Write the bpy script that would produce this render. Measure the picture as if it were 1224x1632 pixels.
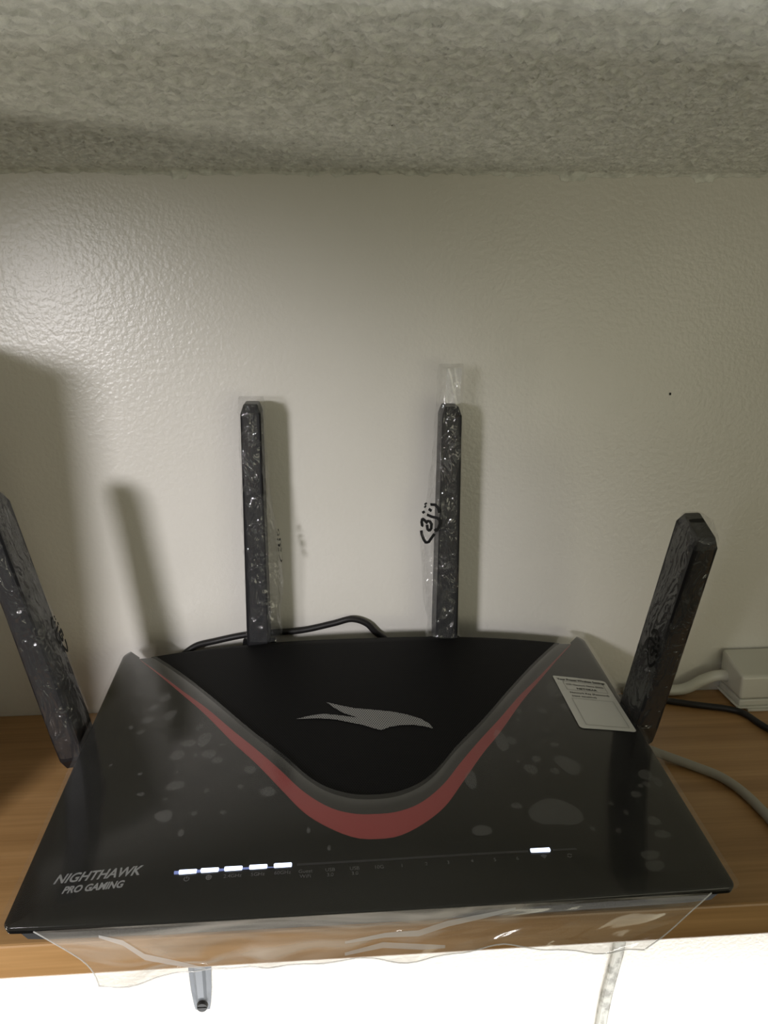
import bpy, bmesh, math, random
import numpy as np
from mathutils import Vector, Matrix, noise
random.seed(7); rng = np.random.RandomState(7)
for o in list(bpy.data.objects): bpy.data.objects.remove(o)
S = bpy.context.scene; COL = S.collection
R = math.radians

# ------------------------------------------------------------------ camera
CAM = Vector((0, -0.53065, 0.28737)); PITCH, YAW, ROLL = 0.26238, 0.06908, -0.00387
cd = bpy.data.cameras.new('camera'); cam = bpy.data.objects.new('camera', cd); COL.objects.link(cam)
fw = Vector((math.sin(YAW)*math.cos(PITCH), math.cos(YAW)*math.cos(PITCH), -math.sin(PITCH)))
r0 = Vector((math.cos(YAW), -math.sin(YAW), 0)); u0 = r0.cross(fw)
rt = math.cos(ROLL)*r0 + math.sin(ROLL)*u0; up = -math.sin(ROLL)*r0 + math.cos(ROLL)*u0
cam.matrix_world = Matrix(((rt.x, up.x, -fw.x, CAM.x), (rt.y, up.y, -fw.y, CAM.y), (rt.z, up.z, -fw.z, CAM.z), (0, 0, 0, 1)))
cd.sensor_fit = 'VERTICAL'; cd.sensor_height = 24; cd.lens = 24*1270/1632; cd.clip_start = 0.01
S.camera = cam

# ------------------------------------------------------------------ light
w = bpy.data.worlds.new('world'); S.world = w; w.use_nodes = True
w.node_tree.nodes['Background'].inputs[0].default_value = (0.83, 0.80, 0.58, 1)
w.node_tree.nodes['Background'].inputs[1].default_value = 0.175

def look(o, target):
    o.rotation_euler = (Vector(target)-o.location).to_track_quat('-Z', 'Y').to_euler()
def spot(name, loc, target, power, size, angle, blend, col):
    l = bpy.data.lights.new(name, 'SPOT'); l.energy = power; l.shadow_soft_size = size
    l.spot_size = R(angle); l.spot_blend = blend; l.color = col
    o = bpy.data.objects.new(name, l); COL.objects.link(o); o.location = loc; look(o, target); return o
def area(name, loc, target, power, sx, sy, col):
    l = bpy.data.lights.new(name, 'AREA'); l.energy = power; l.shape = 'RECTANGLE'; l.size = sx; l.size_y = sy; l.color = col
    o = bpy.data.objects.new(name, l); COL.objects.link(o); o.location = loc; look(o, target); return o
spot('room_lamp', (-0.47, -0.90, 0.335), (-0.11, 0, 0.03), 33.0, 0.06, 41, 1.0, (1.0, 0.965, 0.985))
area('desk_lamp', (0.0, -0.17, -0.46), (0.0, 0.0, -0.24), 3.3, 1.1, 0.05, (1.0, 0.985, 0.96))
area('room_fill', (0.75, -1.7, 0.05), (0.1, 0, 0.12), 3.0, 0.8, 0.5, (1.0, 0.95, 0.72))
dbl = bpy.data.lights.new('shelf_front_fill', 'POINT'); dbl.energy = 1.8; dbl.shadow_soft_size = 0.03; dbl.color = (1.0, 0.92, 0.80)  # added fill, brightens the left end of the shelf front
dbo = bpy.data.objects.new('shelf_front_fill', dbl); COL.objects.link(dbo); dbo.location = (-0.40, -0.305, -0.095)
S.view_settings.view_transform = 'Standard'; S.view_settings.look = 'None'
S.view_settings.exposure = 0.0; S.view_settings.gamma = 1.0; S.view_settings.use_curve_mapping = False

# ------------------------------------------------------------------ helpers
def link(name, me, mat=None, parent=None, smooth=False):
    o = bpy.data.objects.new(name, me); COL.objects.link(o)
    if mat: me.materials.append(mat)
    if parent: o.parent = parent
    if smooth:
        for p in me.polygons: p.use_smooth = True
    return o
def pym(name, vs, fs, mat=None, parent=None, smooth=False):
    me = bpy.data.meshes.new(name); me.from_pydata([tuple(v) for v in vs], [], fs); me.update()
    return link(name, me, mat, parent, smooth)
def bmo(name, bm, mat=None, parent=None, smooth=False):
    bmesh.ops.recalc_face_normals(bm, faces=bm.faces)
    me = bpy.data.meshes.new(name); bm.to_mesh(me); bm.free()
    return link(name, me, mat, parent, smooth)
def tag(o, label=None, cat=None, group=None, kind=None):
    if label: o['label'] = label
    if cat: o['category'] = cat
    if group: o['group'] = group
    if kind: o['kind'] = kind
    return o
def empty(name, loc, rz=0):
    o = bpy.data.objects.new(name, None); COL.objects.link(o); o.location = loc; o.rotation_euler = (0, 0, rz)
    o.empty_display_size = 0.02; return o
def box_bm(x0, x1, y0, y1, z0, z1, bev=0, seg=2, bm=None):
    b = bm or bmesh.new()
    r = bmesh.ops.create_cube(b, size=1)
    for v in r['verts']:
        v.co = Vector(((x0+x1)/2+v.co.x*(x1-x0), (y0+y1)/2+v.co.y*(y1-y0), (z0+z1)/2+v.co.z*(z1-z0)))
    if bev:
        es = list({e for v in r['verts'] for e in v.link_edges})
        bmesh.ops.bevel(b, geom=es, offset=bev, segments=seg, affect='EDGES', profile=0.5)
    return b
def smooth_path(pts, n=8):
    P = [Vector(p) for p in pts]; P = [2*P[0]-P[1]]+P+[2*P[-1]-P[-2]]; out = []
    for i in range(1, len(P)-2):
        for k in range(n):
            t = k/n; a, b, c, d = P[i-1:i+3]
            out.append(0.5*((2*b)+(c-a)*t+(2*a-5*b+4*c-d)*t*t+(3*b-a-3*c+d)*t**3))
    out.append(P[-2]); return out
def tube(name, pts, rad, mat, parent=None, seg=12, n=8, flat=1.0):
    P = smooth_path(pts, n); vs = []; fs = []
    nrm = None
    for i, p in enumerate(P):
        t = (P[min(i+1, len(P)-1)]-P[max(i-1, 0)]).normalized()
        if nrm is None: nrm = t.orthogonal().normalized()
        nrm = (nrm - t*nrm.dot(t)).normalized(); b = t.cross(nrm)
        for k in range(seg):
            a = 2*math.pi*k/seg; vs.append(p+nrm*math.cos(a)*rad+b*math.sin(a)*rad*flat)
    for i in range(len(P)-1):
        for k in range(seg):
            fs.append((i*seg+k, i*seg+(k+1) % seg, (i+1)*seg+(k+1) % seg, (i+1)*seg+k))
    fs.append(tuple(range(seg))[::-1]); fs.append(tuple((len(P)-1)*seg+k for k in range(seg)))
    return pym(name, vs, fs, mat, parent, True)

# ------------------------------------------------------------------ materials
def mat(name):
    m = bpy.data.materials.new(name); m.use_nodes = True; nt = m.node_tree
    return m, nt, nt.nodes['Principled BSDF']
def simple(name, col, rough=0.5, spec=0.5, metal=0.0, emit=None, es=0):
    m, nt, b = mat(name); b.inputs['Base Color'].default_value = (*col, 1); b.inputs['Roughness'].default_value = rough
    b.inputs['Specular IOR Level'].default_value = spec; b.inputs['Metallic'].default_value = metal
    if emit: b.inputs['Emission Color'].default_value = (*emit, 1); b.inputs['Emission Strength'].default_value = es
    return m
def N(nt, t, **kw):
    n = nt.nodes.new(t)
    for k, v in kw.items():
        if k in n.inputs: n.inputs[k].default_value = v
        else: setattr(n, k, v)
    return n
def bump(nt, b, height, strength, dist):
    bp = N(nt, 'ShaderNodeBump'); bp.inputs['Strength'].default_value = strength; bp.inputs['Distance'].default_value = dist
    nt.links.new(height, bp.inputs['Height']); nt.links.new(bp.outputs[0], b.inputs['Normal']); return bp
def ramp(nt, fac, stops):
    r = N(nt, 'ShaderNodeValToRGB'); cr = r.color_ramp
    while len(cr.elements) > 1: cr.elements.remove(cr.elements[-1])
    cr.elements[0].position = stops[0][0]; cr.elements[0].color = (*stops[0][1], 1)
    for p, c in stops[1:]:
        e = cr.elements.new(p); e.color = (*c, 1)
    nt.links.new(fac, r.inputs[0]); return r

# painted wall: fine roller stipple, satin
M_wall, nt, b = mat('wall_paint'); tc = N(nt, 'ShaderNodeTexCoord')
n1 = N(nt, 'ShaderNodeTexNoise'); n1.inputs['Scale'].default_value = 330; n1.inputs['Detail'].default_value = 2.5
nt.links.new(tc.outputs['Object'], n1.inputs[0])
n2 = N(nt, 'ShaderNodeTexNoise'); n2.inputs['Scale'].default_value = 9; nt.links.new(tc.outputs['Object'], n2.inputs[0])
rp = ramp(nt, n2.outputs[0], [(0.3, (0.70, 0.68, 0.625)), (0.7, (0.74, 0.72, 0.67))]); nt.links.new(rp.outputs[0], b.inputs['Base Color'])
b.inputs['Roughness'].default_value = 0.29; b.inputs['Specular IOR Level'].default_value = 0.45
bump(nt, b, n1.outputs[0], 0.28, 0.0010)

# stippled ceiling plaster
M_ceil, nt, b = mat('ceiling_plaster'); tc = N(nt, 'ShaderNodeTexCoord')
n1 = N(nt, 'ShaderNodeTexNoise'); n1.inputs['Scale'].default_value = 700; n1.inputs['Detail'].default_value = 4; nt.links.new(tc.outputs['Object'], n1.inputs[0])
n2 = N(nt, 'ShaderNodeTexNoise'); n2.inputs['Scale'].default_value = 160; n2.inputs['Detail'].default_value = 4; nt.links.new(tc.outputs['Object'], n2.inputs[0])
rp = ramp(nt, n2.outputs[0], [(0.30, (0.66, 0.68, 0.62)), (0.60, (0.92, 0.94, 0.87))]); nt.links.new(rp.outputs[0], b.inputs['Base Color'])
b.inputs['Roughness'].default_value = 0.8; bump(nt, b, n1.outputs[0], 0.5, 0.001)

# pine board, grain along X
M_wood, nt, b = mat('pine_wood'); tc = N(nt, 'ShaderNodeTexCoord'); mp = N(nt, 'ShaderNodeMapping')
mp.inputs['Scale'].default_value = (2.2, 34, 34); nt.links.new(tc.outputs['Object'], mp.inputs[0])
n1 = N(nt, 'ShaderNodeTexNoise'); n1.inputs['Scale'].default_value = 1.6; n1.inputs['Detail'].default_value = 6; n1.inputs['Distortion'].default_value = 0.6
nt.links.new(mp.outputs[0], n1.inputs[0])
mp2 = N(nt, 'ShaderNodeMapping'); mp2.inputs['Scale'].default_value = (12, 420, 420); nt.links.new(tc.outputs['Object'], mp2.inputs[0])
n2 = N(nt, 'ShaderNodeTexNoise'); n2.inputs['Scale'].default_value = 1.0; n2.inputs['Detail'].default_value = 3; nt.links.new(mp2.outputs[0], n2.inputs[0])
rp = ramp(nt, n1.outputs[0], [(0.3, (0.32, 0.172, 0.064)), (0.5, (0.43, 0.245, 0.098)), (0.7, (0.50, 0.295, 0.128))])
rp2 = ramp(nt, n2.outputs[0], [(0.35, (0.80, 0.78, 0.74)), (0.65, (1, 1, 1))])
mx = N(nt, 'ShaderNodeMix', data_type='RGBA', blend_type='MULTIPLY'); mx.inputs[0].default_value = 0.6
nt.links.new(rp.outputs[0], mx.inputs[6]); nt.links.new(rp2.outputs[0], mx.inputs[7]); nt.links.new(mx.outputs[2], b.inputs['Base Color'])
b.inputs['Roughness'].default_value = 0.38; bump(nt, b, n2.outputs[0], 0.1, 0.0005)

M_gloss = simple('black_gloss_plastic', (0.006, 0.006, 0.006), 0.13, 0.35)
M_matte = simple('black_matte_plastic', (0.008, 0.008, 0.009), 0.6, 0.06)
M_ant = simple('antenna_black_plastic', (0.010, 0.010, 0.012), 0.42, 0.3)
M_trim = simple('dark_trim_plastic', (0.045, 0.044, 0.040), 0.35, 0.4)
M_red = simple('red_accent_plastic', (0.46, 0.095, 0.095), 0.4, 0.4)
M_rubber = simple('black_rubber', (0.012, 0.012, 0.012), 0.8, 0.2)
M_cable = simple('black_cable', (0.013, 0.012, 0.012), 0.45, 0.4)
M_gcable = simple('grey_cable', (0.36, 0.34, 0.29), 0.5, 0.4)
M_white = simple('white_plastic', (0.62, 0.61, 0.54), 0.35, 0.5)
M_print = simple('grey_print', (0.42, 0.43, 0.44), 0.5, 0.3)
M_dimprint = simple('dim_grey_print', (0.17, 0.17, 0.175), 0.5, 0.3)
M_ink = simple('black_ink', (0.008, 0.008, 0.008), 0.6, 0.2)
M_led = simple('lit_led', (0.8, 0.85, 1), 0.3, 0.5, emit=(0.66, 0.76, 1.0), es=2.6)
M_glow = simple('led_light_guide', (0.05, 0.05, 0.07), 0.3, 0.5, emit=(0.35, 0.45, 1.0), es=0.45)
M_guide = simple('dark_light_guide', (0.05, 0.05, 0.055), 0.3, 0.5)
M_steel = simple('grey_painted_steel', (0.16, 0.18, 0.21), 0.45, 0.5)
M_hole = simple('dark_screw', (0.01, 0.012, 0.014), 0.5, 0.4)
M_paper = simple('white_label_paper', (0.62, 0.62, 0.58), 0.5, 0.3)
M_card = simple('brown_cardboard', (0.30, 0.20, 0.11), 0.8, 0.2)

# perforated mesh grille: hexagonally packed holes
def perforated(name, col, hole, pitch=0.00135, rad=0.36):
    m, nt, b = mat(name); tc = N(nt, 'ShaderNodeTexCoord'); sp = N(nt, 'ShaderNodeSeparateXYZ'); nt.links.new(tc.outputs['Object'], sp.inputs[0])
    def mth(op, a, c=None):
        n = N(nt, 'ShaderNodeMath', operation=op)
        for i, v in enumerate((a, c)):
            if v is None: continue
            if isinstance(v, (int, float)): n.inputs[i].default_value = v
            else: nt.links.new(v, n.inputs[i])
        return n.outputs[0]
    def lattice(off):
        u = mth('SUBTRACT', mth('FRACT', mth('ADD', mth('DIVIDE', sp.outputs[0], pitch), off)), 0.5)
        v = mth('MULTIPLY', mth('SUBTRACT', mth('FRACT', mth('ADD', mth('DIVIDE', sp.outputs[1], pitch*1.732), off)), 0.5), 1.732)
        return mth('SQRT', mth('ADD', mth('MULTIPLY', u, u), mth('MULTIPLY', v, v)))
    d = mth('MINIMUM', lattice(0.0), lattice(0.5)); h = mth('LESS_THAN', d, rad)
    mx = N(nt, 'ShaderNodeMix', data_type='RGBA'); nt.links.new(h, mx.inputs[0]); mx.inputs[6].default_value = (*col, 1); mx.inputs[7].default_value = (*hole, 1)
    nt.links.new(mx.outputs[2], b.inputs['Base Color']); b.inputs['Roughness'].default_value = 0.6; b.inputs['Specular IOR Level'].default_value = 0.12
    return m
M_grille = perforated('black_perforated_grille', (0.009, 0.009, 0.0095), (0.002, 0.002, 0.002))
M_emblem = perforated('grey_emblem_print', (0.27, 0.27, 0.26), (0.01, 0.01, 0.01), rad=0.30)

# thin clear plastic: mostly see-through, milky, glossy at glancing angles
def clear(name, milk, milkcol, gloss, rough, tint=0.97, wr=None, glcol=(1, 1, 1), cap=0.6):
    m, nt, b = mat(name); nt.nodes.remove(b); out = nt.nodes['Material Output']
    tr = N(nt, 'ShaderNodeBsdfTransparent'); tr.inputs[0].default_value = (tint, tint, tint, 1)
    df = N(nt, 'ShaderNodeBsdfDiffuse'); df.inputs[0].default_value = (*milkcol, 1)
    gl = N(nt, 'ShaderNodeBsdfGlossy'); gl.inputs['Roughness'].default_value = rough; gl.inputs[0].default_value = (*glcol, 1)
    m1 = N(nt, 'ShaderNodeMixShader'); m1.inputs[0].default_value = milk
    nt.links.new(tr.outputs[0], m1.inputs[1]); nt.links.new(df.outputs[0], m1.inputs[2])
    lw = N(nt, 'ShaderNodeFresnel'); lw.inputs[0].default_value = 1.45
    mm = N(nt, 'ShaderNodeMath', operation='MULTIPLY'); mm.inputs[1].default_value = gloss; nt.links.new(lw.outputs[0], mm.inputs[0])
    mn = N(nt, 'ShaderNodeMath', operation='MINIMUM'); mn.inputs[1].default_value = cap; nt.links.new(mm.outputs[0], mn.inputs[0]); mm = mn
    m2 = N(nt, 'ShaderNodeMixShader'); nt.links.new(mm.outputs[0], m2.inputs[0]); nt.links.new(m1.outputs[0], m2.inputs[1]); nt.links.new(gl.outputs[0], m2.inputs[2])
    nt.links.new(m2.outputs[0], out.inputs[0])
    if wr:
        tc = N(nt, 'ShaderNodeTexCoord'); mp = N(nt, 'ShaderNodeMapping'); mp.inputs['Scale'].default_value = wr[0]; nt.links.new(tc.outputs['Object'], mp.inputs[0])
        n = N(nt, 'ShaderNodeTexNoise'); n.inputs['Scale'].default_value = 1; n.inputs['Detail'].default_value = 2; n.inputs['Distortion'].default_value = 1.2
        nt.links.new(mp.outputs[0], n.inputs[0]); bp = N(nt, 'ShaderNodeBump'); bp.inputs['Strength'].default_value = wr[1]; bp.inputs['Distance'].default_value = wr[2]
        nt.links.new(n.outputs[0], bp.inputs['Height']); nt.links.new(bp.outputs[0], gl.inputs['Normal'])
    return m
M_film = clear('clear_protective_film', 0.028, (0.55, 0.55, 0.52), 1.1, 0.11)
M_bubble = clear('lifted_film_bubble', 0.085, (0.6, 0.6, 0.58), 0.0, 0.5)
M_flap = clear('hanging_film', 0.20, (0.62, 0.58, 0.52), 1.3, 0.12, wr=((18, 18, 60), 0.6, 0.004), cap=0.09)
nt = M_flap.node_tree; mixn = [n for n in nt.nodes if n.type == 'MIX_SHADER' and n.inputs[1].is_linked and n.inputs[1].links[0].from_node.type == 'BSDF_TRANSPARENT'][0]
tcn = N(nt, 'ShaderNodeTexCoord'); mpn = N(nt, 'ShaderNodeMapping'); mpn.inputs['Scale'].default_value = (11, 40, 60); mpn.inputs['Location'].default_value = (1.3, 0, 0.4); nt.links.new(tcn.outputs['Object'], mpn.inputs[0])
nzn = N(nt, 'ShaderNodeTexNoise'); nzn.inputs['Scale'].default_value = 1; nzn.inputs['Distortion'].default_value = 1.5; nt.links.new(mpn.outputs[0], nzn.inputs[0])
mrn = N(nt, 'ShaderNodeMapRange'); mrn.inputs[1].default_value = 0.42; mrn.inputs[2].default_value = 0.66; mrn.inputs[3].default_value = 0.11; mrn.inputs[4].default_value = 0.62
nt.links.new(nzn.outputs[0], mrn.inputs[0]); nt.links.new(mrn.outputs[0], mixn.inputs[0])
M_pale = clear('pale_rim_and_highlight', 0.38, (0.85, 0.86, 0.86), 1.2, 0.12, cap=0.12)  # milky white for painted highlights on bag and flap, also the flap rim
M_bag = clear('clear_bag_plastic', 0.022, (0.75, 0.77, 0.78), 1.6, 0.075, tint=0.97, wr=((120, 120, 60), 1.0, 0.006), cap=0.11)

# ------------------------------------------------------------------ the room
ZC = 0.3650
wl = bmo('wall_back', box_bm(-1.6, 1.6, 0, 0.05, -1.6, ZC+0.05), M_wall); tag(wl, kind='structure')
fl = bmo('floor', box_bm(-1.6, 1.6, -2.4, 0.05, -1.65, -1.6), simple('floor_carpet', (0.16, 0.14, 0.11), 0.9)); tag(fl, kind='structure')
# ceiling: flaky stipple modelled where it is near, plain slab further off
def worley(X, Y, cell, seed):
    r = np.random.RandomState(seed); tab = r.rand(64, 64, 3)
    gx = X/cell; gy = Y/cell; ix = np.floor(gx).astype(int); iy = np.floor(gy).astype(int)
    d1 = np.full(X.shape, 9.0); val = np.zeros(X.shape); d2 = np.full(X.shape, 9.0)
    for a in (-1, 0, 1):
        for c in (-1, 0, 1):
            t = tab[(ix+a) % 64, (iy+c) % 64]; dx = ix+a+t[..., 0]-gx; dy = iy+c+t[..., 1]-gy
            d = np.sqrt(dx*dx+dy*dy); near = d < d1
            d2 = np.where(near, d1, np.minimum(d2, d)); val = np.where(near, t[..., 2], val); d1 = np.minimum(d, d1)
    return d1, d2, val
def vnoise(X, Y, cell, seed):
    r = np.random.RandomState(seed); tab = r.rand(64, 64); gx = X/cell; gy = Y/cell
    ix = np.floor(gx).astype(int); iy = np.floor(gy).astype(int); fx = gx-ix; fy = gy-iy; fx = fx*fx*(3-2*fx); fy = fy*fy*(3-2*fy)
    g = lambda a, c: tab[(ix+a) % 64, (iy+c) % 64]
    return (g(0, 0)*(1-fx)+g(1, 0)*fx)*(1-fy)+(g(0, 1)*(1-fx)+g(1, 1)*fx)*fy
def ceiling_relief():
    xs = np.linspace(-0.42, 0.52, 820); ys = np.linspace(-0.40, 0.0, 360)
    X, Y = np.meshgrid(xs, ys)
    wx = X+0.0016*(vnoise(X, Y, 0.0022, 3)-0.5); wy = Y+0.0016*(vnoise(X, Y, 0.0022, 4)-0.5)
    d1, d2, v = worley(wx, wy, 0.0036, 1); e1, e2, u = worley(wx*1.0, wy*1.0, 0.0019, 2)
    H = 0.0016*v*np.clip((d2-d1)*4, 0, 1)+0.0008*u*np.clip((e2-e1)*4, 0, 1)+0.0010*vnoise(X, Y, 0.010, 5)+0.0004*vnoise(X, Y, 0.0011, 6)
    lip = 0.0052*(0.35*vnoise(X, Y*0, 0.030, 8)+0.4*vnoise(X, Y*0, 0.009, 9)+0.25*vnoise(X, Y*0, 0.004, 10)+0.5*(vnoise(X, Y*0, 0.022, 12) > 0.86))
    # plaster smeared down onto the wall
    edge = np.clip(1+Y/0.006, 0, 1); Z = ZC-0.0005-H*(1-0.5*edge)-lip*edge**1.5
    Yd = np.where(Y > -0.0035, -0.0035*(-(Y)/0.0035)-0.0002, Y)
    V = np.stack([X, Yd, Z], -1).reshape(-1, 3); n, m = X.shape
    i = np.arange(n-1)[:, None]*m+np.arange(m-1)[None]; i = i.ravel()
    F = np.stack([i, i+m, i+m+1, i+1], -1)
    me = bpy.data.meshes.new('ceiling'); me.vertices.add(len(V)); me.vertices.foreach_set('co', V.ravel())
    me.loops.add(F.size); me.loops.foreach_set('vertex_index', F.ravel()); me.polygons.add(len(F)); me.polygons.foreach_set('loop_start', np.arange(0, F.size, 4)); me.polygons.foreach_set('loop_total', np.full(len(F), 4))
    me.update(calc_edges=True); return me
ceil = bmo('ceiling', box_bm(-1.6, 1.6, -2.4, 0.05, ZC, ZC+0.05), M_ceil); tag(ceil, kind='structure')
cr = link('stipple_plaster', ceiling_relief(), M_ceil, ceil); cr['kind'] = 'stuff'
sp_ = bmo('wall_speck', box_bm(-0.0006, 0.0006, -0.0006, 0.0, -0.0008, 0.0008, 0.0002), M_ink, wl); sp_.location = (0.2325, -0.0001, 0.2235)

# shelf
sh = bmo('wooden_shelf', box_bm(-0.75, 0.75, -0.21686, -0.0005, -0.0188, 0, 0.0012), M_wood)
tag(sh, 'pine board shelf fixed to the wall with the router on top', 'shelf')

# shelf bracket on the wall below the shelf: tapering U-profile leg, arm and brace
def bracket(x, lean=0.0):
    t = empty('shelf_bracket', (x, 0, -0.0188)); tag(t, 'grey steel shelf bracket leg with dark screw below the board', 'bracket')
    def leg():
        b = bmesh.new(); rings = []
        for z, wd, d in ((0, 0.0100, 0.007), (-0.12, 0.0098, 0.0068), (-0.205, 0.0092, 0.006), (-0.232, 0.0082, 0.005), (-0.246, 0.0068, 0.0035), (-0.2515, 0.0058, 0.0025)):
            rings.append([b.verts.new(p) for p in ((-wd, -0.0003, z), (-wd, -0.001, z), (-wd*0.55, -d*0.55, z), (-wd*0.3, -d, z), (wd*0.3, -d, z), (wd*0.55, -d*0.55, z), (wd, -0.001, z), (wd, -0.0003, z))])
        for a, c in zip(rings, rings[1:]):
            for k in range(8): b.faces.new((a[k], a[(k+1) % 8], c[(k+1) % 8], c[k]))
        b.faces.new(rings[0]); b.faces.new(rings[-1][::-1]); return b
    bmo('leg', leg(), M_steel, t)
    bmo('arm', box_bm(-0.0095, 0.0095, -0.185, -0.0003, -0.0032, -0.0004, 0.0008), M_steel, t)
    tube('brace', [(0, -0.165, -0.003), (0, -0.10, -0.075), (0, -0.006, -0.17)], 0.004, M_steel, t)
    b = bmesh.new(); bmesh.ops.create_cone(b, cap_ends=True, segments=20, radius1=0.0046, radius2=0.0040, depth=0.003, matrix=Matrix.Translation((0.0008, -0.0058, -0.2435)) @ Matrix.Rotation(R(90), 4, 'X'))
    box_bm(-0.003, 0.0045, -0.0078, -0.0070, -0.2440, -0.2430, 0, bm=b)
    bmo('screw', b, M_hole, t)
bracket(-0.1125)

# white flat strip running down the wall
def strip():
    m, nt, b = mat('smudged_white_plastic'); tc = N(nt, 'ShaderNodeTexCoord'); n = N(nt, 'ShaderNodeTexNoise'); n.inputs['Scale'].default_value = 130; n.inputs['Detail'].default_value = 4
    nt.links.new(tc.outputs['Object'], n.inputs[0]); rp = ramp(nt, n.outputs[0], [(0.38, (0.22, 0.22, 0.19)), (0.56, (0.46, 0.46, 0.42))]); nt.links.new(rp.outputs[0], b.inputs['Base Color']); b.inputs['Roughness'].default_value = 0.4
    b2 = bmesh.new(); rings = []
    for i in range(24):
        z = -0.0195-i*0.02; x = 0.2292+(z+0.2357)*0.118+0.0008*math.sin(i*1.3)
        rings.append([b2.verts.new((x+dx, dy, z)) for dx, dy in ((-0.0048, -0.0004), (-0.0045, -0.0030), (-0.0032, -0.0042), (0.0032, -0.0042), (0.0045, -0.0030), (0.0048, -0.0004))])
    for a, c in zip(rings, rings[1:]):
        for k in range(6): b2.faces.new((a[k], a[(k+1) % 6], c[(k+1) % 6], c[k]))
    b2.faces.new(rings[0]); b2.faces.new(rings[-1][::-1])
    tag(bmo('cable_cover', b2, m), 'pale flat cable cover running down the wall below the shelf', 'cable cover')
strip()

# ------------------------------------------------------------------ router
X0, Y0, YR = 0.01776, -0.24490, 0.00248
HF, HB, LP, W = 0.035, 0.05344, 0.2330, 0.158
TA = math.tan(R(8))
def surf(x, y):
    t = min(max(y/LP, 0), 1)**0.7
    return HF+(HB-HF)*y/LP+TA*t*0.85*(W-x*x/W)
router = empty('wifi_router', (X0, Y0, 0), YR)
tag(router, 'black angular gaming router with red V accent and four antennas', 'router')
def interp(tab, x):
    xs = [p[0] for p in tab]; ys = [p[1] for p in tab]
    # monotone-ish smooth (catmull) interpolation
    if x <= xs[0]: return ys[0]
    if x >= xs[-1]: return ys[-1]
    i = max(k for k in range(len(xs)) if xs[k] <= x); i = min(i, len(xs)-2)
    h = xs[i+1]-xs[i]; t = (x-xs[i])/h
    def sl(k):
        if k == 0: return 0.0 if tab[0][0] == 0 else (ys[1]-ys[0])/(xs[1]-xs[0])
        if k == len(xs)-1: return (ys[-1]-ys[-2])/(xs[-1]-xs[-2])
        return (ys[k+1]-ys[k-1])/(xs[k+1]-xs[k-1])
    a, c = sl(i)*h, sl(i+1)*h
    return ys[i]*(2*t**3-3*t*t+1)+a*(t**3-2*t*t+t)+ys[i+1]*(-2*t**3+3*t*t)+c*(t**3-t*t)
T_mesh = [(0, .0617), (.012, .0631), (.0242, .0690), (.034, .0783), (.047, .0955), (.065, .1172), (.089, .1500), (.109, .1775), (.1390, .2172)]
T_out = [(0, .0344), (.010, .0356), (.022, .0420), (.0346, .0528), (.0462, .0690), (.060, .0892), (.0740, .1080), (.0938, .1378), (.113, .1648), (.1476, .2148)]
T_in = [(0, .0498), (.0112, .0508), (.023, .0560), (.0358, .0678), (.048, .0843), (.062, .1025), (.0756, .1195), (.0930, .1430), (.113, .1682), (.1479, .2160)]
XC = 0.0012     # the V sits a hair right of centre in the fitted frame
def curve(tab, xmax, u):        # u in -1..1
    x = abs(u)*xmax; return (math.copysign(x, u)+XC*(1-abs(u)), interp(tab, x))
NU = 96
US = [-1+2*i/NU for i in range(NU+1)]
def strip_between(name, ta, xa, tb, xb, zo_a, zo_b, m, rows=4):
    vs = []; fs = []
    for j in range(rows+1):
        k = j/rows
        for u in US:
            a = curve(ta, xa, u); c = curve(tb, xb, u); x = a[0]*(1-k)+c[0]*k; y = a[1]*(1-k)+c[1]*k
            vs.append((x, y, surf(x, y)+zo_a*(1-k)+zo_b*k))
    n = NU+1
    for j in range(rows):
        for i in range(NU): fs.append((j*n+i, j*n+i+1, (j+1)*n+i+1, (j+1)*n+i))
    return pym(name, vs, fs, m, router, True)
# perimeter of the plate: right tip -> down the side -> front -> up the left side, rounded corners
def perimeter(off=0.0):
    w1, w2, yb = W+off, 0.1605+off, 0.2300+off
    P = []
    def arc(cx, cy, r, a0, a1, n=8):
        for k in range(n+1):
            a = R(a0+(a1-a0)*k/n); P.append((cx+r*math.cos(a), cy+r*math.sin(a)))
    rb = 0.0065+off; rf = 0.004+off
    P.append((-0.1475-0.4*off, 0.2175+off*1.3)); arc(-w2+rb, yb-rb, rb, 110, 180)
    for k in range(1, 20): t = k/20; P.append((-w2*(1-t)-w1*t, (yb-rb)*(1-t)+(rf-off)*t))
    arc(-w1+rf, -off+rf, rf, 180, 270, 6)
    for k in range(1, 48): t = k/48; x = (-w1+rf)*(1-t)+(w1-rf)*t; P.append((x, -off-0.0015*(1-(x/w1)**2)))
    arc(w1-rf, -off+rf, rf, 270, 360, 6)
    for k in range(1, 20): t = k/20; P.append((w1*(1-t)+w2*t, (rf-off)*(1-t)+(yb-rb)*t))
    arc(w2-rb, yb-rb, rb, 0, 70); P.append((0.1475+0.4*off, 0.2175+off*1.3))
    return P
def resample(P, n):
    P = [Vector(p) for p in P]; L = [0]
    for a, c in zip(P, P[1:]): L.append(L[-1]+(c-a).length)
    out = []; j = 0
    for i in range(n+1):
        s = L[-1]*i/n
        while j < len(L)-2 and L[j+1] < s: j += 1
        t = (s-L[j])/max(L[j+1]-L[j], 1e-9); out.append(P[j].lerp(P[j+1], t))
    return out
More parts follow.
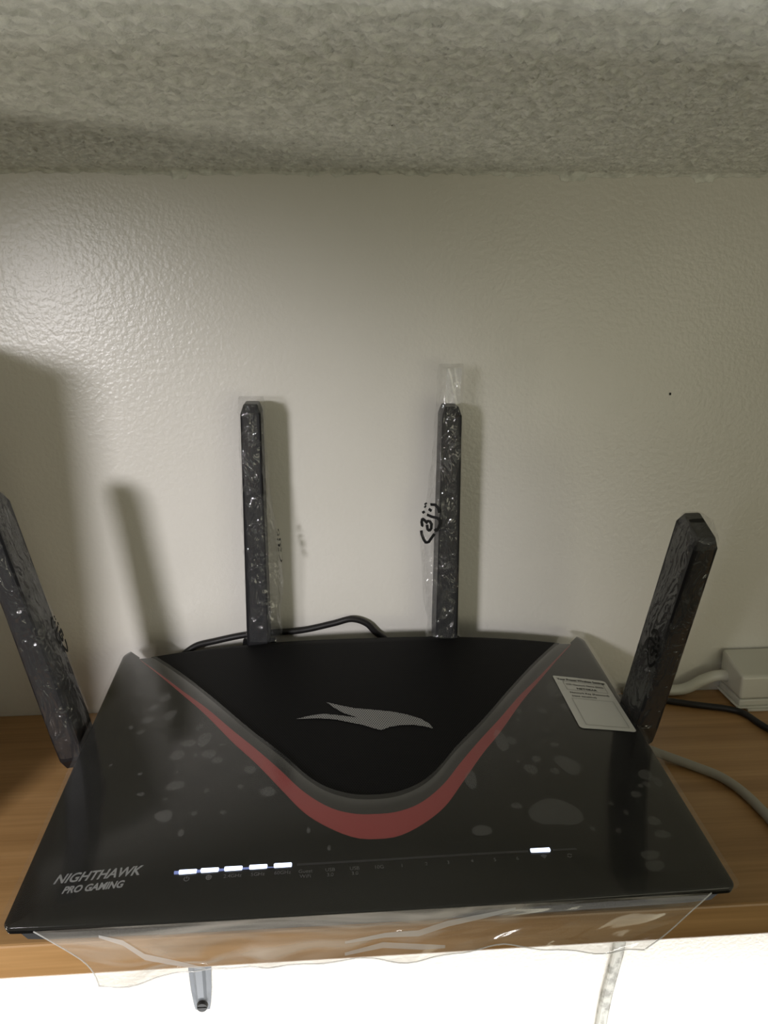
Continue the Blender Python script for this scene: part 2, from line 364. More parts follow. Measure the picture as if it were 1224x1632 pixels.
def plate(name, off, zo, m, thick, rows=10, tab=T_out, xm=0.1475):
    PB = perimeter(off); n = len(PB)-1
    IN = resample([curve(tab, xm, -1+2*i/240) for i in range(241)], n)
    vs = []; fs = []
    for j in range(rows+1):
        k = j/rows
        for i in range(n+1):
            a = IN[i]; c = PB[i]; x = a[0]*(1-k)+c[0]*k; y = a[1]*(1-k)+c[1]*k; vs.append((x, y, surf(x, y)+zo))
    N1 = n+1
    for j in range(rows):
        for i in range(n): fs.append((j*N1+i, (j+1)*N1+i, (j+1)*N1+i+1, j*N1+i+1))
    if thick:   # rounded rim turning down
        b0 = rows*N1
        for q, (dx, dz) in enumerate(((0.0006, -0.0004), (0.0008, -0.0012), (0.0002, -thick))):
            base = len(vs)
            for i in range(N1):
                x, y, z = vs[b0+i]; d = Vector((x, y-0.115)).normalized()
                vs.append((x+d.x*dx, y+d.y*dx, surf(x, y)+zo+dz))
            prev = b0 if q == 0 else base-N1
            for i in range(n): fs.append((prev+i, base+i, base+i+1, prev+i+1))
    return pym(name, vs, fs, m, router, True)
plate('top_panel', -0.0005, 0.0, M_gloss, 0.0035)
strip_between('red_accent_band', T_out, .1475, T_in, .1478, -0.0002, -0.0002, M_red)['label'] = 'muted red V shaped band, thick at the bottom'
strip_between('grille_surround', T_in, .1478, T_mesh, .1400, -0.0002, -0.0022, M_trim)
# grille panel
def grille():
    vs = []; fs = []; rows = 24; xm = 0.140
    xs = [-xm+2*xm*i/120 for i in range(121)]
    for j in range(rows+1):
        k = j/rows
        for x in xs:
            y0 = interp(T_mesh, abs(x)); yb = 0.2088+0.0094*(abs(x)/xm)**1.5
            y = y0*(1-k)+yb*k; vs.append((x+XC*(1-abs(x)/xm), y, surf(x, y)-0.0022))
    for j in range(rows):
        for i in range(120): fs.append((j*121+i, j*121+i+1, (j+1)*121+i+1, (j+1)*121+i))
    base = len(vs)
    for i in range(121): x, y, z = vs[rows*121+i]; vs.append((x, y+0.001, z-0.001)); 
    for i in range(121): x, y, z = vs[rows*121+i]; vs.append((x, y+0.0015, z-0.015))
    for i in range(120):
        fs.append((rows*121+i, rows*121+i+1, base+i+1, base+i)); fs.append((base+i, base+i+1, base+121+i+1, base+121+i))
    pym('grille', vs, fs, M_grille, router, True)
grille()
# emblem on the grille: a hawk head in flight
EM = [(-0.0397, 0.1269), (-0.0318, 0.129), (-0.0239, 0.1298), (-0.016, 0.1279), (-0.0096, 0.1261), (-0.0045, 0.1248), (-0.0127, 0.1295), (-0.0182, 0.1351), (-0.0224, 0.1405), (-0.0142, 0.1367), (-0.0062, 0.1335), (0.0042, 0.1315), (0.0161, 0.129), (0.0239, 0.1262), (0.0314, 0.1222), (0.0357, 0.1178), (0.0376, 0.1132), (0.0337, 0.1151), (0.0269, 0.1168), (0.019, 0.1168), (0.0134, 0.1157), (0.0102, 0.1141), (0.0079, 0.1131), (0.004, 0.1148), (-0.0021, 0.1182), (-0.0098, 0.1211), (-0.0176, 0.1242), (-0.0255, 0.1258), (-0.0334, 0.1264)]
def flat_poly(name, pts, zo, m, parent, sub=True):
    b = bmesh.new(); vs = [b.verts.new((x, y, 0)) for x, y in pts]; b.faces.new(vs)
    bmesh.ops.triangulate(b, faces=b.faces[:])
    if sub:
        for _ in range(2): bmesh.ops.subdivide_edges(b, edges=[e for e in b.edges if e.calc_length() > 0.006], cuts=1)
    for v in b.verts: v.co.z = surf(v.co.x, v.co.y)+zo
    bmesh.ops.triangulate(b, faces=b.faces[:])
    bmesh.ops.recalc_face_normals(b, faces=b.faces)
    if sum(f.normal.z for f in b.faces) < 0: bmesh.ops.reverse_faces(b, faces=b.faces[:])
    me = bpy.data.meshes.new(name); b.to_mesh(me); b.free(); return link(name, me, m, parent)
flat_poly('bird_emblem', EM, -0.0018, M_emblem, router)['label'] = 'grey stylised bird head emblem'

# lower shell, narrower than the plate, undercut at the front
def shell():
    b = bmesh.new(); rings = []
    P = perimeter(-0.003); P = P[::1]
    back = [(x, 0.2075+0.0094*(abs(x)/.14)**1.5) for x in np.linspace(0.138, -0.138, 40)]
    ring = [(x, y) for x, y in P]+back
    for fx, fy0, zf in ((1.0, 0.0, None), (0.985, 0.006, 0.6), (0.95, 0.016, 0.25), (0.93, 0.024, 0.0)):
        r = []
        for x, y in ring:
            xx = x*fx; yy = y+(fy0*(1-y/0.23)); top = surf(x, y)-0.0032
            z = top if zf is None else 0.004+(top-0.004)*zf
            r.append(b.verts.new((xx, yy, z)))
        rings.append(r)
    n = len(ring)
    for a, c in zip(rings, rings[1:]):
        for k in range(n): b.faces.new((a[k], a[(k+1) % n], c[(k+1) % n], c[k]))
    b.faces.new(rings[-1])
    return b
bmo('lower_shell', shell(), M_matte, router)
for fx, fy in ((-0.12, 0.05), (0.12, 0.05), (-0.12, 0.20), (0.12, 0.20)):
    b = bmesh.new(); bmesh.ops.create_cone(b, cap_ends=True, segments=20, radius1=0.007, radius2=0.008, depth=0.0044, matrix=Matrix.Translation((fx, fy, 0.0022))); bmo('rubber_foot', b, M_rubber, router)

# ---- lights along the front edge
def lug(x, y, wx, wy, h, bev=0.0003):
    b = box_bm(-wx/2, wx/2, -wy/2, wy/2, -0.001, h, bev, 1)
    for v in b.verts: v.co.x += x; v.co.y += y; v.co.z += surf(x, y)
    return b
YL = 0.0225
def ledy(x): return YL+0.0018*max(0, (x-0.005))/0.09
bmo('light_guide', lug(-0.0640, ledy(-0.064), 0.0540, 0.0011, 0.00025, 0), M_glow, router)
def guide(x0, x1):
    vs = []; fs = []; n = 20
    for i in range(n+1):
        x = x0+(x1-x0)*i/n; y = ledy(x)
        for dy in (-.0006, .0006): vs.append((x, y+dy, surf(x, y+dy)+0.0002))
    for i in range(n): fs.append((2*i, 2*i+2, 2*i+3, 2*i+1))
    pym('light_guide', vs, fs, M_guide, router)
guide(-0.0365, 0.0700); guide(0.0815, 0.0930)
for x in (-.0850, -.0753, -.0648, -.0537, -.0427, .0757):
    o = bmo('indicator_light', lug(x, ledy(x)+0.0002, 0.0080 if x < 0 else 0.0092, 0.0019, 0.0009), M_led, router)

def text_verts(body, size, shear=0.0, bold=0.0, space=1.0, align='LEFT'):
    c = bpy.data.curves.new('t', 'FONT'); c.body = body; c.size = size; c.shear = shear; c.offset = bold; c.space_character = space; c.align_x = align; c.resolution_u = 3
    o = bpy.data.objects.new('t', c); COL.objects.link(o); dg = bpy.context.evaluated_depsgraph_get()
    me = bpy.data.meshes.new_from_object(o.evaluated_get(dg)); bpy.data.objects.remove(o); bpy.data.curves.remove(c)
    vs = [v.co.copy() for v in me.vertices]; fs = [tuple(p.vertices) for p in me.polygons]; bpy.data.meshes.remove(me); return vs, fs
def text_on(name, body, x, y, size, m, parent, rot=0, shear=0, bold=0, space=1, align='LEFT', zo=0.0003, width=None, sy=1):
    vs, fs = text_verts(body, size, shear, bold, space, align); cs, sn = math.cos(rot), math.sin(rot); out = []
    k = 1
    if width:
        k = width/(max(v.x for v in vs)-min(v.x for v in vs))
    for v in vs:
        a, c = v.x*k, v.y*sy; px = x+a*cs-c*sn; py = y+a*sn+c*cs; out.append((px, py, surf(px, py)+zo))
    return pym(name, out, fs, m, parent)
lt = text_on('brand_lettering', 'NIGHTHAWK', -.1440, .0218, .0072, M_print, router, rot=R(2), shear=0.35, bold=0.00018, width=.0385, sy=1.0)
text_on('brand_lettering', 'PRO GAMING', -.1385, .0160, .0052, M_print, router, rot=R(2), shear=0.3, bold=0.0002, width=.0265)
LAB = [('2.4GHz', -.0648, 0), ('5GHz', -.0537, 0), ('60GHz', -.0427, 0), ('Guest\nWiFi', -.0325, 0.0), ('USB\n3.0', -.0215, 0), ('USB\n3.0', -.0105, 0), ('10G', .0005, 0)]+[(str(i+1), x, 0) for i, x in enumerate((.0109, .022, .032, .043, .0535, .0640))]
for body, x, _ in LAB:
    text_on('indicator_lettering', body, x, ledy(x)-0.0046, 0.0026, M_dimprint, router, align='CENTER')
def icon(strokes, x, y, s, m=M_dimprint, wd=0.00022):
    vs = []; fs = []
    for pl in strokes:
        for a, c in zip(pl, pl[1:]):
            a = Vector(a)*s; c = Vector(c)*s; d = (c-a).normalized(); n = Vector((-d.y, d.x))*wd; i = len(vs)
            for p in (a-n, c-n, c+n, a+n): vs.append((x+p.x, y+p.y, surf(x+p.x, y+p.y)+0.0003))
            fs.append((i, i+1, i+2, i+3))
    return pym('indicator_icon', vs, fs, m, router)
circ = lambda r, a0=0, a1=360, cx=0, cy=0, n=14: [(cx+r*math.cos(R(a0+(a1-a0)*k/n)), cy+r*math.sin(R(a0+(a1-a0)*k/n))) for k in range(n+1)]
icon([circ(1, 130, 410), [(0, 1.2), (0, 0.1)]], -.0850, ledy(-.085)-0.0037, 0.0011)
icon([circ(1), [(-1, 0), (1, 0)], [(0, -1), (0, 1)], [(-.5, -.8), (-.8, 0), (-.5, .8)], [(.5, -.8), (.8, 0), (.5, .8)]], -.0753, ledy(-.0753)-0.0037, 0.0012)
icon([circ(1, 40, 140), circ(.55, 40, 140), [(-.1, .05), (.1, .05)], circ(1.5, 45, 135)], .0765, ledy(.0765)-0.0046, 0.0013)
icon([circ(.9, 20, 160, 0, 0), circ(.9, 200, 340, 0, 0), [(.5, .6), (.9, .3), (1.2, .8)], [(-.5, -.6), (-.9, -.3), (-1.2, -.8)]], .0885, ledy(.0885)-0.0037, 0.0010)

# ---- printed sticker (its square code is left out)
st = [(.1215, .1708), (.1530, .1690), (.1551, .1670), (.1556, .1143), (.1270, .1170), (.1243, .1190)]
SC = Vector((.1390, .1430))
def st_map(u, v):  # u,v 0..1 on the sticker, v up
    a = Vector((.1209, .1676)); b_ = Vector((.1556, .1680)); c = Vector((.1222, .1134)); d = Vector((.1560, .1134))
    p = (c.lerp(d, u)).lerp(a.lerp(b_, u), v); return p
def sticker():
    n = 6; ring = []
    for cx, cy, a0 in ((.97, .97, 90), (.97, .03, 0), (.03, .03, -90), (.03, .97, -180)):
        ra = 0.03 if (cx, cy) in ((.03, .97),) else 0.07
        cx2 = 1-ra if cx > .5 else ra; cy2 = 1-ra*.6 if cy > .5 else ra*.6
        for k in range(n): a = R(a0-90*k/(n-1)); ring.append((cx2+ra*math.cos(a), cy2+ra*.6*math.sin(a)))
    o = flat_poly('information_label', [tuple(st_map(*p)) for p in ring], 0.0007, M_paper, router)
    for v in o.data.vertices: v.co.z = surf(v.co.x, v.co.y)+0.0008
    return o
stk = sticker(); stk['label'] = 'white printed network label near the right antenna'
def st_text(body, u, v, size, width, bold=0, align='LEFT'):
    vs, fs = text_verts(body, size, 0, bold, 1, align); x0 = min(p.x for p in vs); k = width/(max(p.x for p in vs)-x0); out = []
    for p in vs:
        q = st_map(u+(p.x-x0)*k, v+p.y/0.055); out.append((q.x, q.y, surf(q.x, q.y)+0.00095))
    pym('label_lettering', out, fs, simple('label_ink', (0.06, 0.06, 0.055), 0.6), stk)
st_text('Your Preset Wireless Settings', .05, .915, .0030, .90, .00012)
st_text('WiFi Network Name (SSID)', .17, .82, .0024, .70, .00004)
st_text('NETGEAR', .34, .745, .0024, .38, .00008)
st_text('Network Key (Password)', .17, .655, .0024, .72, .00004)
st_text('(case sensitive)', .17, .59, .0022, .45, .00004)
def st_frame(u0, v0, u1, v1):
    vs = []; fs = []
    for (a, c) in (((u0, v0), (u1, v0)), ((u1, v0), (u1, v1)), ((u1, v1), (u0, v1)), ((u0, v1), (u0, v0))):
        p, q = st_map(*a), st_map(*c); d = (q-p).normalized(); n = Vector((-d.y, d.x))*0.00012; i = len(vs)
        for s in (p-n, q-n, q+n, p+n): vs.append((s.x, s.y, surf(s.x, s.y)+0.0011))
        fs.append((i, i+1, i+2, i+3))
    pym('label_frame_line', vs, fs, simple('label_line', (0.25, 0.25, 0.23), 0.6), stk)
st_frame(.14, .72, .90, .89); st_frame(.14, .06, .90, .55)

# ---- protective film over the panel, with lifted patches and a loose front flap
def film():
    PB = perimeter(0.0022); n = len(PB)-1
    TF = [(x, y+0.0) for x, y in T_mesh]; tipx = 0.1400
    IN = resample([curve(TF, tipx, -1+2*i/240) for i in range(241)], n)
    # film tongue sticks out behind the V tips
    IN[0] = Vector((-0.1380, 0.2290)); IN[-1] = Vector((0.1425, 0.2260))
    PB[0] = (-0.1475, 0.2335); PB[-1] = (0.1490, 0.2312)
    vs = []; fs = []; rows = 10; N1 = n+1
    for j in range(rows+1):
        k = j/rows
        for i in range(N1):
            a = IN[i]; c = PB[i]; x = a[0]*(1-k)+c[0]*k; y = a[1]*(1-k)+c[1]*k; vs.append((x, y, surf(x, y)+0.00045))
    for j in range(rows):
        for i in range(n): fs.append((j*N1+i, (j+1)*N1+i, (j+1)*N1+i+1, j*N1+i+1))
    pym('protective_film', vs, fs, M_film, router, True)
film()
BUB = [(-0.1509,0.1997,0.0021,0.003),(-0.1197,0.1586,0.0031,0.0041),(-0.1134,0.14,0.0038,0.0044),(-0.1253,0.1503,0.0027,0.0026),(-0.1258,0.1384,0.0037,0.003),(-0.1348,0.1684,0.0016,0.0023),(-0.1277,0.1275,0.0021,0.0019),(-0.0985,0.1115,0.0044,0.003),(-0.0898,0.113,0.0035,0.0061),(-0.0857,0.1003,0.0037,0.0036),(-0.0805,0.0946,0.0028,0.0026),(-0.1029,0.1022,0.0043,0.0037),(-0.0999,0.0783,0.0043,0.0037),(-0.1166,0.0748,0.002,0.0016),(-0.1019,0.0575,0.0041,0.0043),(-0.0917,0.0454,0.0016,0.0022),(-0.0833,0.0724,0.0012,0.0018),(-0.073,0.0564,0.0017,0.0016),(-0.0944,0.1245,0.002,0.0027),(-0.0624,0.0847,0.0031,0.003),(-0.1345,0.1338,0.0014,0.002),(-0.0872,0.0572,0.0014,0.0017),(-0.0663,0.0729,0.0017,0.0017),(0.1185,0.1516,0.0054,0.0083),(0.104,0.1288,0.0027,0.0034),(0.0897,0.1265,0.0014,0.0024),(0.1027,0.0978,0.0022,0.0021),(0.0893,0.0853,0.0024,0.0027),(0.0844,0.0773,0.0036,0.0037),(0.097,0.076,0.0024,0.0026),(0.1056,0.081,0.0064,0.0071),(0.0708,0.0513,0.0025,0.0023),(0.0794,0.1,0.0027,0.0033),(0.0891,0.0466,0.0116,0.0102),(0.1202,0.1341,0.0031,0.0036),(0.1458,0.0752,0.0041,0.0041),(0.1434,0.0674,0.0019,0.0023),(0.1366,0.0408,0.0029,0.0033),(0.1372,0.0319,0.0036,0.0029),(0.1346,0.0596,0.0026,0.0026),(0.1262,0.0193,0.0046,0.0029),(0.1166,0.0345,0.0015,0.0015),(0.1246,0.0465,0.0013,0.0017),(0.1397,0.0663,0.0016,0.0015),(0.1502,0.0696,0.0022,0.004),(0.126,0.013,0.0045,0.0033),(0.0734,0.0998,0.0038,0.0084),(0.0512,0.0698,0.0033,0.0063),(0.0506,0.0363,0.0046,0.0035),(-0.0521,0.0679,0.0036,0.0034)]

def bubble(i, x, y, rx, ry):
    r = random.Random(i*7+1); n = 16; a0 = r.random()*6; vs = [(x, y, surf(x, y)+0.00075)]; fs = []
    amp = 0.10 if rx < 0.006 else 0.16
    for k in range(n):
        a = 2*math.pi*k/n; s = 1+amp*math.sin(2*a+a0)+amp*0.6*math.sin(3*a+2*a0)
        px, py = x+rx*s*math.cos(a), y+ry*s*math.sin(a); vs.append((px, py, surf(px, py)+0.00055))
    for k in range(n): fs.append((0, 1+k, 1+(k+1) % n))
    pym('film_bubble', vs, fs, M_bubble, router, True)
for i, bb in enumerate(BUB): bubble(i, *bb)
for i in range(46):     # fine specks of trapped air
    x = rng.uniform(-.14, .145); y = rng.uniform(.03, .2)
    if abs(x) < .02 or y > interp(T_out, abs(x))-0.008: continue
    bubble(100+i, x, y, rng.uniform(.0008, .0016), rng.uniform(.0008, .0018))
def flap():
    vs = []; fs = []; nu, nv = 90, 16
    for j in range(nv+1):
        t = j/nv
        for i in range(nu+1):
            s = i/nu; xl = -0.1440+0.024*t+0.004*math.sin(t*3); xr = 0.1450-0.028*t
            x = xl+(xr-xl)*s
            z0 = surf(x, 0)+0.0002; mid = min(1, max(0, (s-.03)/.25))*min(1, max(0, (1-s)/.22)); mid = mid*mid*(3-2*mid); zb = 0.0072+0.0068*mid+0.0006*math.sin(s*19+1)-0.0008*s
            z = z0+(zb-z0)*t
            y = -0.0030-0.0022*t+0.0016*math.sin(s*23+t*4)*t+0.0012*math.sin(s*9-t*6)*t+0.0010*t*math.sin(s*51+2*t)
            d = (s-0.10)*1.0+0.35*(t-0.5)*0.2
            y -= 0.0020*t*math.exp(-((s-0.13-0.10*t)/0.02)**2)+0.0022*t*math.exp(-((s-0.60+0.22*t)/0.035)**2)
            vs.append((x, y, z))
    for j in range(nv):
        for i in range(nu): fs.append((j*(nu+1)+i, j*(nu+1)+i+1, (j+1)*(nu+1)+i+1, (j+1)*(nu+1)+i))
    n1 = nu+1
    rim = [Vector(vs[j*n1]) for j in range(0, nv+1, 2)]+[Vector(vs[nv*n1+i]) for i in range(0, nu+1, 3)]+[Vector(vs[j*n1+nu]) for j in range(nv, -1, -2)]
    tube('film_edge', rim, 0.00028, M_pale, router, seg=6, n=2)
    for cr_ in (((0.44, .62), (0.50, .55), (0.56, .50), (0.61, .36), (0.66, .22), (0.71, .12)), ((0.44, .80), (0.50, .76), (0.57, .79), (0.62, .82)), ((.08, .15), (.105, .30), (.12, .50), (.15, .70), (.19, .95))):
        cv = []; cf = []
        for k, (s_, t_) in enumerate(cr_):
            b0 = Vector(vs[min(nv, int(t_*nv))*n1+int(s_*nu)]); wd = 0.0013*math.sin(math.pi*(k+.5)/len(cr_))+.0003
            cv += [b0+Vector((0, -.0008, wd)), b0+Vector((0, -.0008, -wd))]
        for k in range(len(cr_)-1): cf.append((2*k, 2*k+1, 2*k+3, 2*k+2))
        pym('crease_highlight', cv, cf, M_pale, router, True)  # milky strips paint the white highlights along the flap creases
    o = pym('film_flap', vs, fs, M_flap, router, True); o['label'] = 'loose milky film edge hanging in front of the shelf'
flap()

# ---- antennas and their plastic bags
def lp(x, y, z): # router-local to world
    c, s = math.cos(YR), math.sin(YR); return Vector((X0+c*x-s*y, Y0+s*x+c*y, z))
def frame(base, axis):
    z = axis.normalized(); y = (Vector((0, 1, 0))-z*z.y).normalized(); x = y.cross(z)
    return Matrix(((x.x, y.x, z.x, base.x), (x.y, y.y, z.y, base.y), (x.z, y.z, z.z, base.z), (0, 0, 0, 1)))
RW = Matrix.Translation((X0, Y0, 0)) @ Matrix.Rotation(YR, 4, 'Z')
def antenna(M, L, wb, wt, db, dt, hx):
    b = bmesh.new(); rings = []
    def ring(z, hw, hd, ch):
        pts = [(-hw+ch, -hd), (hw-ch, -hd), (hw, -hd+ch), (hw, hd-ch), (hw-ch, hd), (-hw+ch, hd), (-hw, hd-ch), (-hw, -hd+ch)]
        rings.append([b.verts.new((x, y, z)) for x, y in pts])
    ring(0.0, wb*.42, db*.40, .001); ring(0.006, wb*.5, db*.48, .0012); ring(0.02, wb*.5, db*.5, .0012)
    ring(L*.55, (wb+wt)*.25, (db+dt)*.25, .0011); ring(L-0.006, wt*.5, dt*.5, .001); ring(L-0.0005, wt*.5-.0018, dt*.5-.0020, .0009); ring(L, wt*.5-.0022, dt*.5-.0024, .0008)
    for a, c in zip(rings, rings[1:]):
        for k in range(8): b.faces.new((a[k], a[(k+1) % 8], c[(k+1) % 8], c[k]))
    b.faces.new(rings[0][::-1]); b.faces.new(rings[-1])
    o = bmo('antenna', b, M_ant, router); o.matrix_local = RW.inverted() @ M
    h = bmesh.new(); bmesh.ops.create_cone(h, cap_ends=True, segments=24, radius1=.0062, radius2=.0062, depth=hx, matrix=Matrix.Rotation(R(90), 4, 'Y'))
    bmesh.ops.bevel(h, geom=[e for e in h.edges if len(e.link_faces) == 2 and e.calc_face_angle(0) > 1], offset=.0006, segments=1, affect='EDGES')
    ho = bmo('hinge', h, M_matte, o, False); ho.location = (0, 0, 0.001)
    return o
STK = [[(480, 320), (560, 310), (620, 370), (640, 460)], [(420, 540), (500, 555), (600, 570), (650, 610), (655, 690), (630, 770), (590, 835), (560, 800)],
       [(420, 660), (460, 650), (495, 700), (490, 790), (460, 840), (425, 820), (415, 740)], [(420, 700), (380, 670), (340, 650), (325, 720), (340, 790), (330, 800)],
       [(320, 900), (335, 980), (360, 1050), (400, 1100), (450, 1070), (500, 980), (550, 900)], [(350, 500), (370, 530)], [(395, 335), (405, 350)], [(385, 395), (400, 405)], [(450, 420), (490, 440)]]
def bag(label, M, L, prof, seed, ext, mark=None, amp=0.0011):
    r = random.Random(seed); NS, NT = 64, 150; vs = []; fs = []; pw = 3.2
    zb = prof[0][0]
    def P(t): return [interp([(p[0], p[k]) for p in prof], t) for k in (1, 2, 3, 4)]
    def pt(a, t, out=0.0):
        xl, xr, yf, yb = P(t); c, s = math.cos(a), math.sin(a)
        q = (abs(c)**pw+abs(s)**pw)**(-1/pw); x = c*q; y = s*q
        x = x*(xr if x > 0 else xl); y = y*(yb if y > 0 else yf)
        return Vector((x, y, t))
    so = Vector((r.random()*50, r.random()*50, r.random()*50))
    def crumple(p):
        q = Vector((p.x*70, p.y*70, p.z*34))+so
        a = noise.noise(q); b_ = noise.noise(q*2.3+Vector((7, 3, 1)))
        ridge = 1-abs(noise.noise(Vector((p.x*60+p.z*30, p.y*60, p.z*60-p.x*50))+so*1.7))*2.6
        return amp*(0.7*a+0.35*b_+0.6*max(ridge, 0)**2)
    top = L+ext
    for j in range(NT+1):
        t = zb+(top-zb)*j/NT
        for i in range(NS):
            a = 2*math.pi*i/NS; p = pt(a, t)
            nrm = Vector((p.x/0.008, p.y/0.014, 0)).normalized()
            clos = min(1, (top-t)/0.004+0.12) if t > top-0.004 else 1
            d = crumple(p)
            p = p+nrm*d; p.y *= clos; p.x *= (0.9+0.1*clos)
            vs.append(p)
    for j in range(NT):
        for i in range(NS): fs.append((j*NS+i, j*NS+(i+1) % NS, (j+1)*NS+(i+1) % NS, (j+1)*NS+i))
    o = pym('plastic_bag', vs, fs, M_bag, None, True); o.matrix_world = M
    tag(o, label, 'plastic bag', 'clear plastic bags over the router antennas')
    if mark:
        face, u0, t0, sg, sc = mark; mv = []; mf = []
        for pl in STK:
            pts = [((x-600)/13.6*0.00045*sc*sg+u0, (700-y)/13.6*0.00045*sc+t0) for x, y in pl]
            Q = []
            for u, t in pts:
                xl, xr, yf, yb = P(t)
                if face == 'front':
                    k = min(abs(u/(xl if u < 0 else xr)), .995); Q.append(Vector((u, -yf*(1-k**pw)**(1/pw)-amp*1.2, t)))
                else:
                    s_ = 1 if face == 'right' else -1; k = min(abs(u/(yf if u < 0 else yb)), .995); Q.append(Vector((s_*((xr if s_ > 0 else xl)*(1-k**pw)**(1/pw)+amp*1.2), u, t)))
            for a, c in zip(Q, Q[1:]):
                d = (c-a).normalized(); nn = Vector((0, -1, 0)) if face == 'front' else Vector((1 if face == 'right' else -1, 0, 0))
                wv = d.cross(nn).normalized()*0.00095*sc; e = d*0.0003; i = len(mv)
                mv += [a-wv-e, c-wv+e, c+wv+e, a+wv-e]; mf.append((i, i+1, i+2, i+3))
        pym('printed_mark', mv, mf, M_ink, o)
    return o
# rear pair: upright
Lr = 0.168
bL = Vector((-0.0505, -0.0230, 0.056)); aL = Vector((0.0022, 0, 0.1665)); ML = frame(bL, aL)
bR = Vector((0.0766, -0.0230, 0.053)); aR = Vector((0.0012, 0, 0.1665)); MR = frame(bR, aR)
antenna(ML, Lr, .0145, .0125, .023, .022, .022); antenna(MR, Lr, .0150, .0125, .023, .022, .022)
bag('crumpled clear bag over the left rear antenna, flared at the bottom right', ML, Lr, [(.010, .0085, .016, .0125, .0115), (.025, .0082, .0150, .0125, .0115), (.050, .0080, .0165, .0122, .0112), (.075, .0080, .0150, .0122, .0112), (.100, .0079, .0110, .0120, .0112), (.14, .0078, .0085, .0118, .011), (.17, .0076, .0080, .0115, .0105), (.18, .0075, .0080, .011, .0105)], 3, .004, ('right', -.001, .075, 1, .8))
rb = bag('tall clear bag rising well above the right rear antenna, black mark on its left', MR, Lr, [(.006, .0140, .0105, .0135, .0112), (.015, .0110, .0090, .0122, .0112), (.035, .0145, .0082, .0122, .0112), (.060, .0165, .0080, .0122, .0112), (.085, .0170, .0078, .0122, .0112), (.105, .0140, .0078, .0120, .0112), (.14, .0098, .0078, .0118, .011), (.17, .0085, .0078, .0115, .0105), (.195, .0080, .0080, .0085, .0080)], 5, .026, ('front', -.0085, .092, 1, 1.0))
fv = []; ff = []  # milky sheet added as the bright highlight at the bag top
for j in range(9):
    for i in range(5):
        x = -.0030+.0095*i/4; z = Lr+.0010+.0225*j/8; fv.append((x, -.0020+.0016*math.sin(i*1.7+j*.5), z))
for j in range(8):
    for i in range(4): ff.append((j*5+i, j*5+i+1, (j+1)*5+i+1, (j+1)*5+i))
pym('bag_top_highlight', fv, ff, M_pale, rb, True)['label'] = 'white sheet painting the bright highlight at the bag top'
# side pair: leaning
bS = lp(.1695, .150, .0235); aS = Vector((-.0025, -.0634, .1523)); MS = frame(bS, aS)
bT = lp(-.1700, .150, .0235); aT = Vector((-.0264, -.0182, .1618)); MT = frame(bT, aT)
antenna(MS, .166, .0145, .0125, .027, .025, .016); antenna(MT, .166, .0145, .0125, .027, .025, .016)
pr = lambda a, b_: [(.010, .0080+a, .0080+b_, .0155, .0150), (.04, .0080+a, .0080+b_, .0150, .0145), (.08, .0082+a, .0082+b_, .0148, .0142), (.12, .0076, .0076, .0143, .014), (.165, .0070, .0070, .0135, .0130), (.172, .0066, .0066, .0130, .0125)]
bag('clear bag over the right side antenna leaning toward the viewer', MS, .166, pr(.0008, 0), 11, .003, ('left', -.004, .085, 1, .9), .0007)
bag('clear bag over the left side antenna cut by the picture edge', MT, .166, pr(0, .0022), 17, .003, ('right', -.001, .080, -1, .9), .0008)

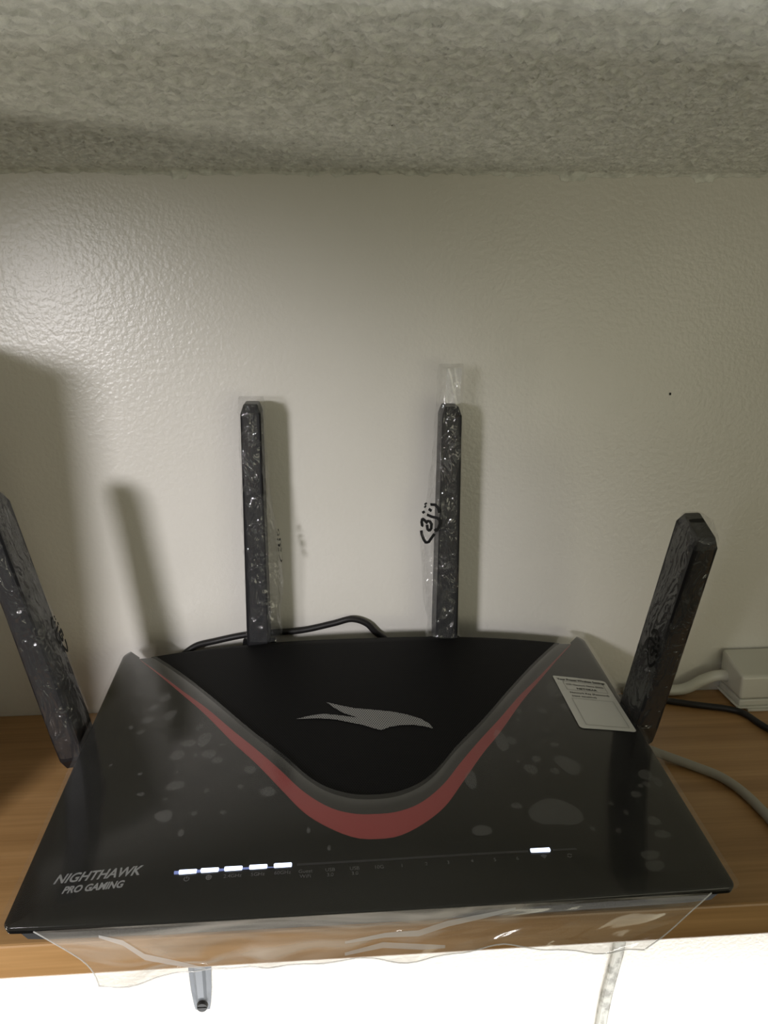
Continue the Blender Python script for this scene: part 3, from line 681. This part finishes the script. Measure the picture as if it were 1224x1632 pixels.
# ---- cables
tag(tube('power_cable', [(-.118, -.030, .012), (-.110, -.014, .040), (-.0986, -.0078, .0512), (-.0834, -.0052, .0545), (-.0620, -.0045, .0582), (-.0442, -.0042, .0592), (-.0224, -.0042, .0602), (-.0004, -.0042, .0646), (.0128, -.0042, .0676), (.0237, -.0042, .0638), (.0330, -.0045, .0545), (.060, -.0045, .035), (.12, -.005, .008), (.18, -.008, .0026), (.2285, -.0155, .0024), (.2610, -.0273, .0024), (.2800, -.0345, .0024), (.2886, -.0420, .0024), (.2935, -.0600, .0024), (.3050, -.0900, .0024)], .0023, M_cable, n=8),
    'thin black cable looping behind the router and along the shelf on the right', 'cable')
tag(tube('network_cable', [(.168, -.062, .010), (.190, -.078, .0065), (.2106, -.0930, .0040), (.2235, -.1040, .0032), (.2350, -.1170, .0032), (.2410, -.1350, .0032), (.2430, -.1620, .0032), (.2410, -.1950, .0035), (.2400, -.2130, .0045), (.2400, -.2240, .0), (.2400, -.2250, -.012), (.2400, -.2225, -.05), (.2400, -.2225, -.12)], .0029, M_gcable, n=8),
    'grey network cable curving from under the router over the shelf edge', 'cable')

# ---- white power adapter against the wall
ad = empty('power_adapter', (.2890, -.0335, 0)); tag(ad, 'small white boxy adapter lying on the shelf against the wall', 'adapter')
hb_ = box_bm(.0, .058, .0, .0315, .0085, .0265, .0022, 3)
for v in hb_.verts:
    if v.co.z > .018: v.co.z += .0075*v.co.y/.0315
bmo('housing', hb_, M_white, ad, False)
bmo('base_housing', box_bm(.0004, .0576, .0004, .0312, .0030, .0082, .0012, 2), M_white, ad, False)
bmo('base_plate', box_bm(-.0012, .0592, -.0012, .0325, .0018, .0032, .0005, 1), M_white, ad, False)
bmo('foot', box_bm(.006, .052, -.0025, .028, .0, .0020, .0004, 1), M_white, ad, False)
tag(tube('white_cable', [(.2915, -.012, .0160), (.2855, -.0115, .0170), (.2790, -.0110, .0160), (.2710, -.0105, .0125), (.2630, -.0098, .0075), (.2540, -.0085, .0046), (.235, -.0075, .0044), (.215, -.0075, .0044)], .0041, M_white, n=8),
    'thick white cable bending down from the side of the white adapter', 'cable')

# ---- unseen box added left of the frame to cast the shadow on the wall
ct = empty('shadow_box', (-.300, -.130, 0)); tag(ct, 'unseen cardboard box added beyond the left edge to shade the wall', 'box')
bmo('shadow_box_body', box_bm(-.065, .070, -.080, .070, .0, .262, .001, 1), M_card, ct)
bmo('shadow_box_flap', box_bm(-.064, .069, -.079, -.0055, .2622, .2645, .0004, 1), M_card, ct); bmo('shadow_box_flap', box_bm(-.064, .069, -.0045, .069, .2622, .2645, .0004, 1), M_card, ct)
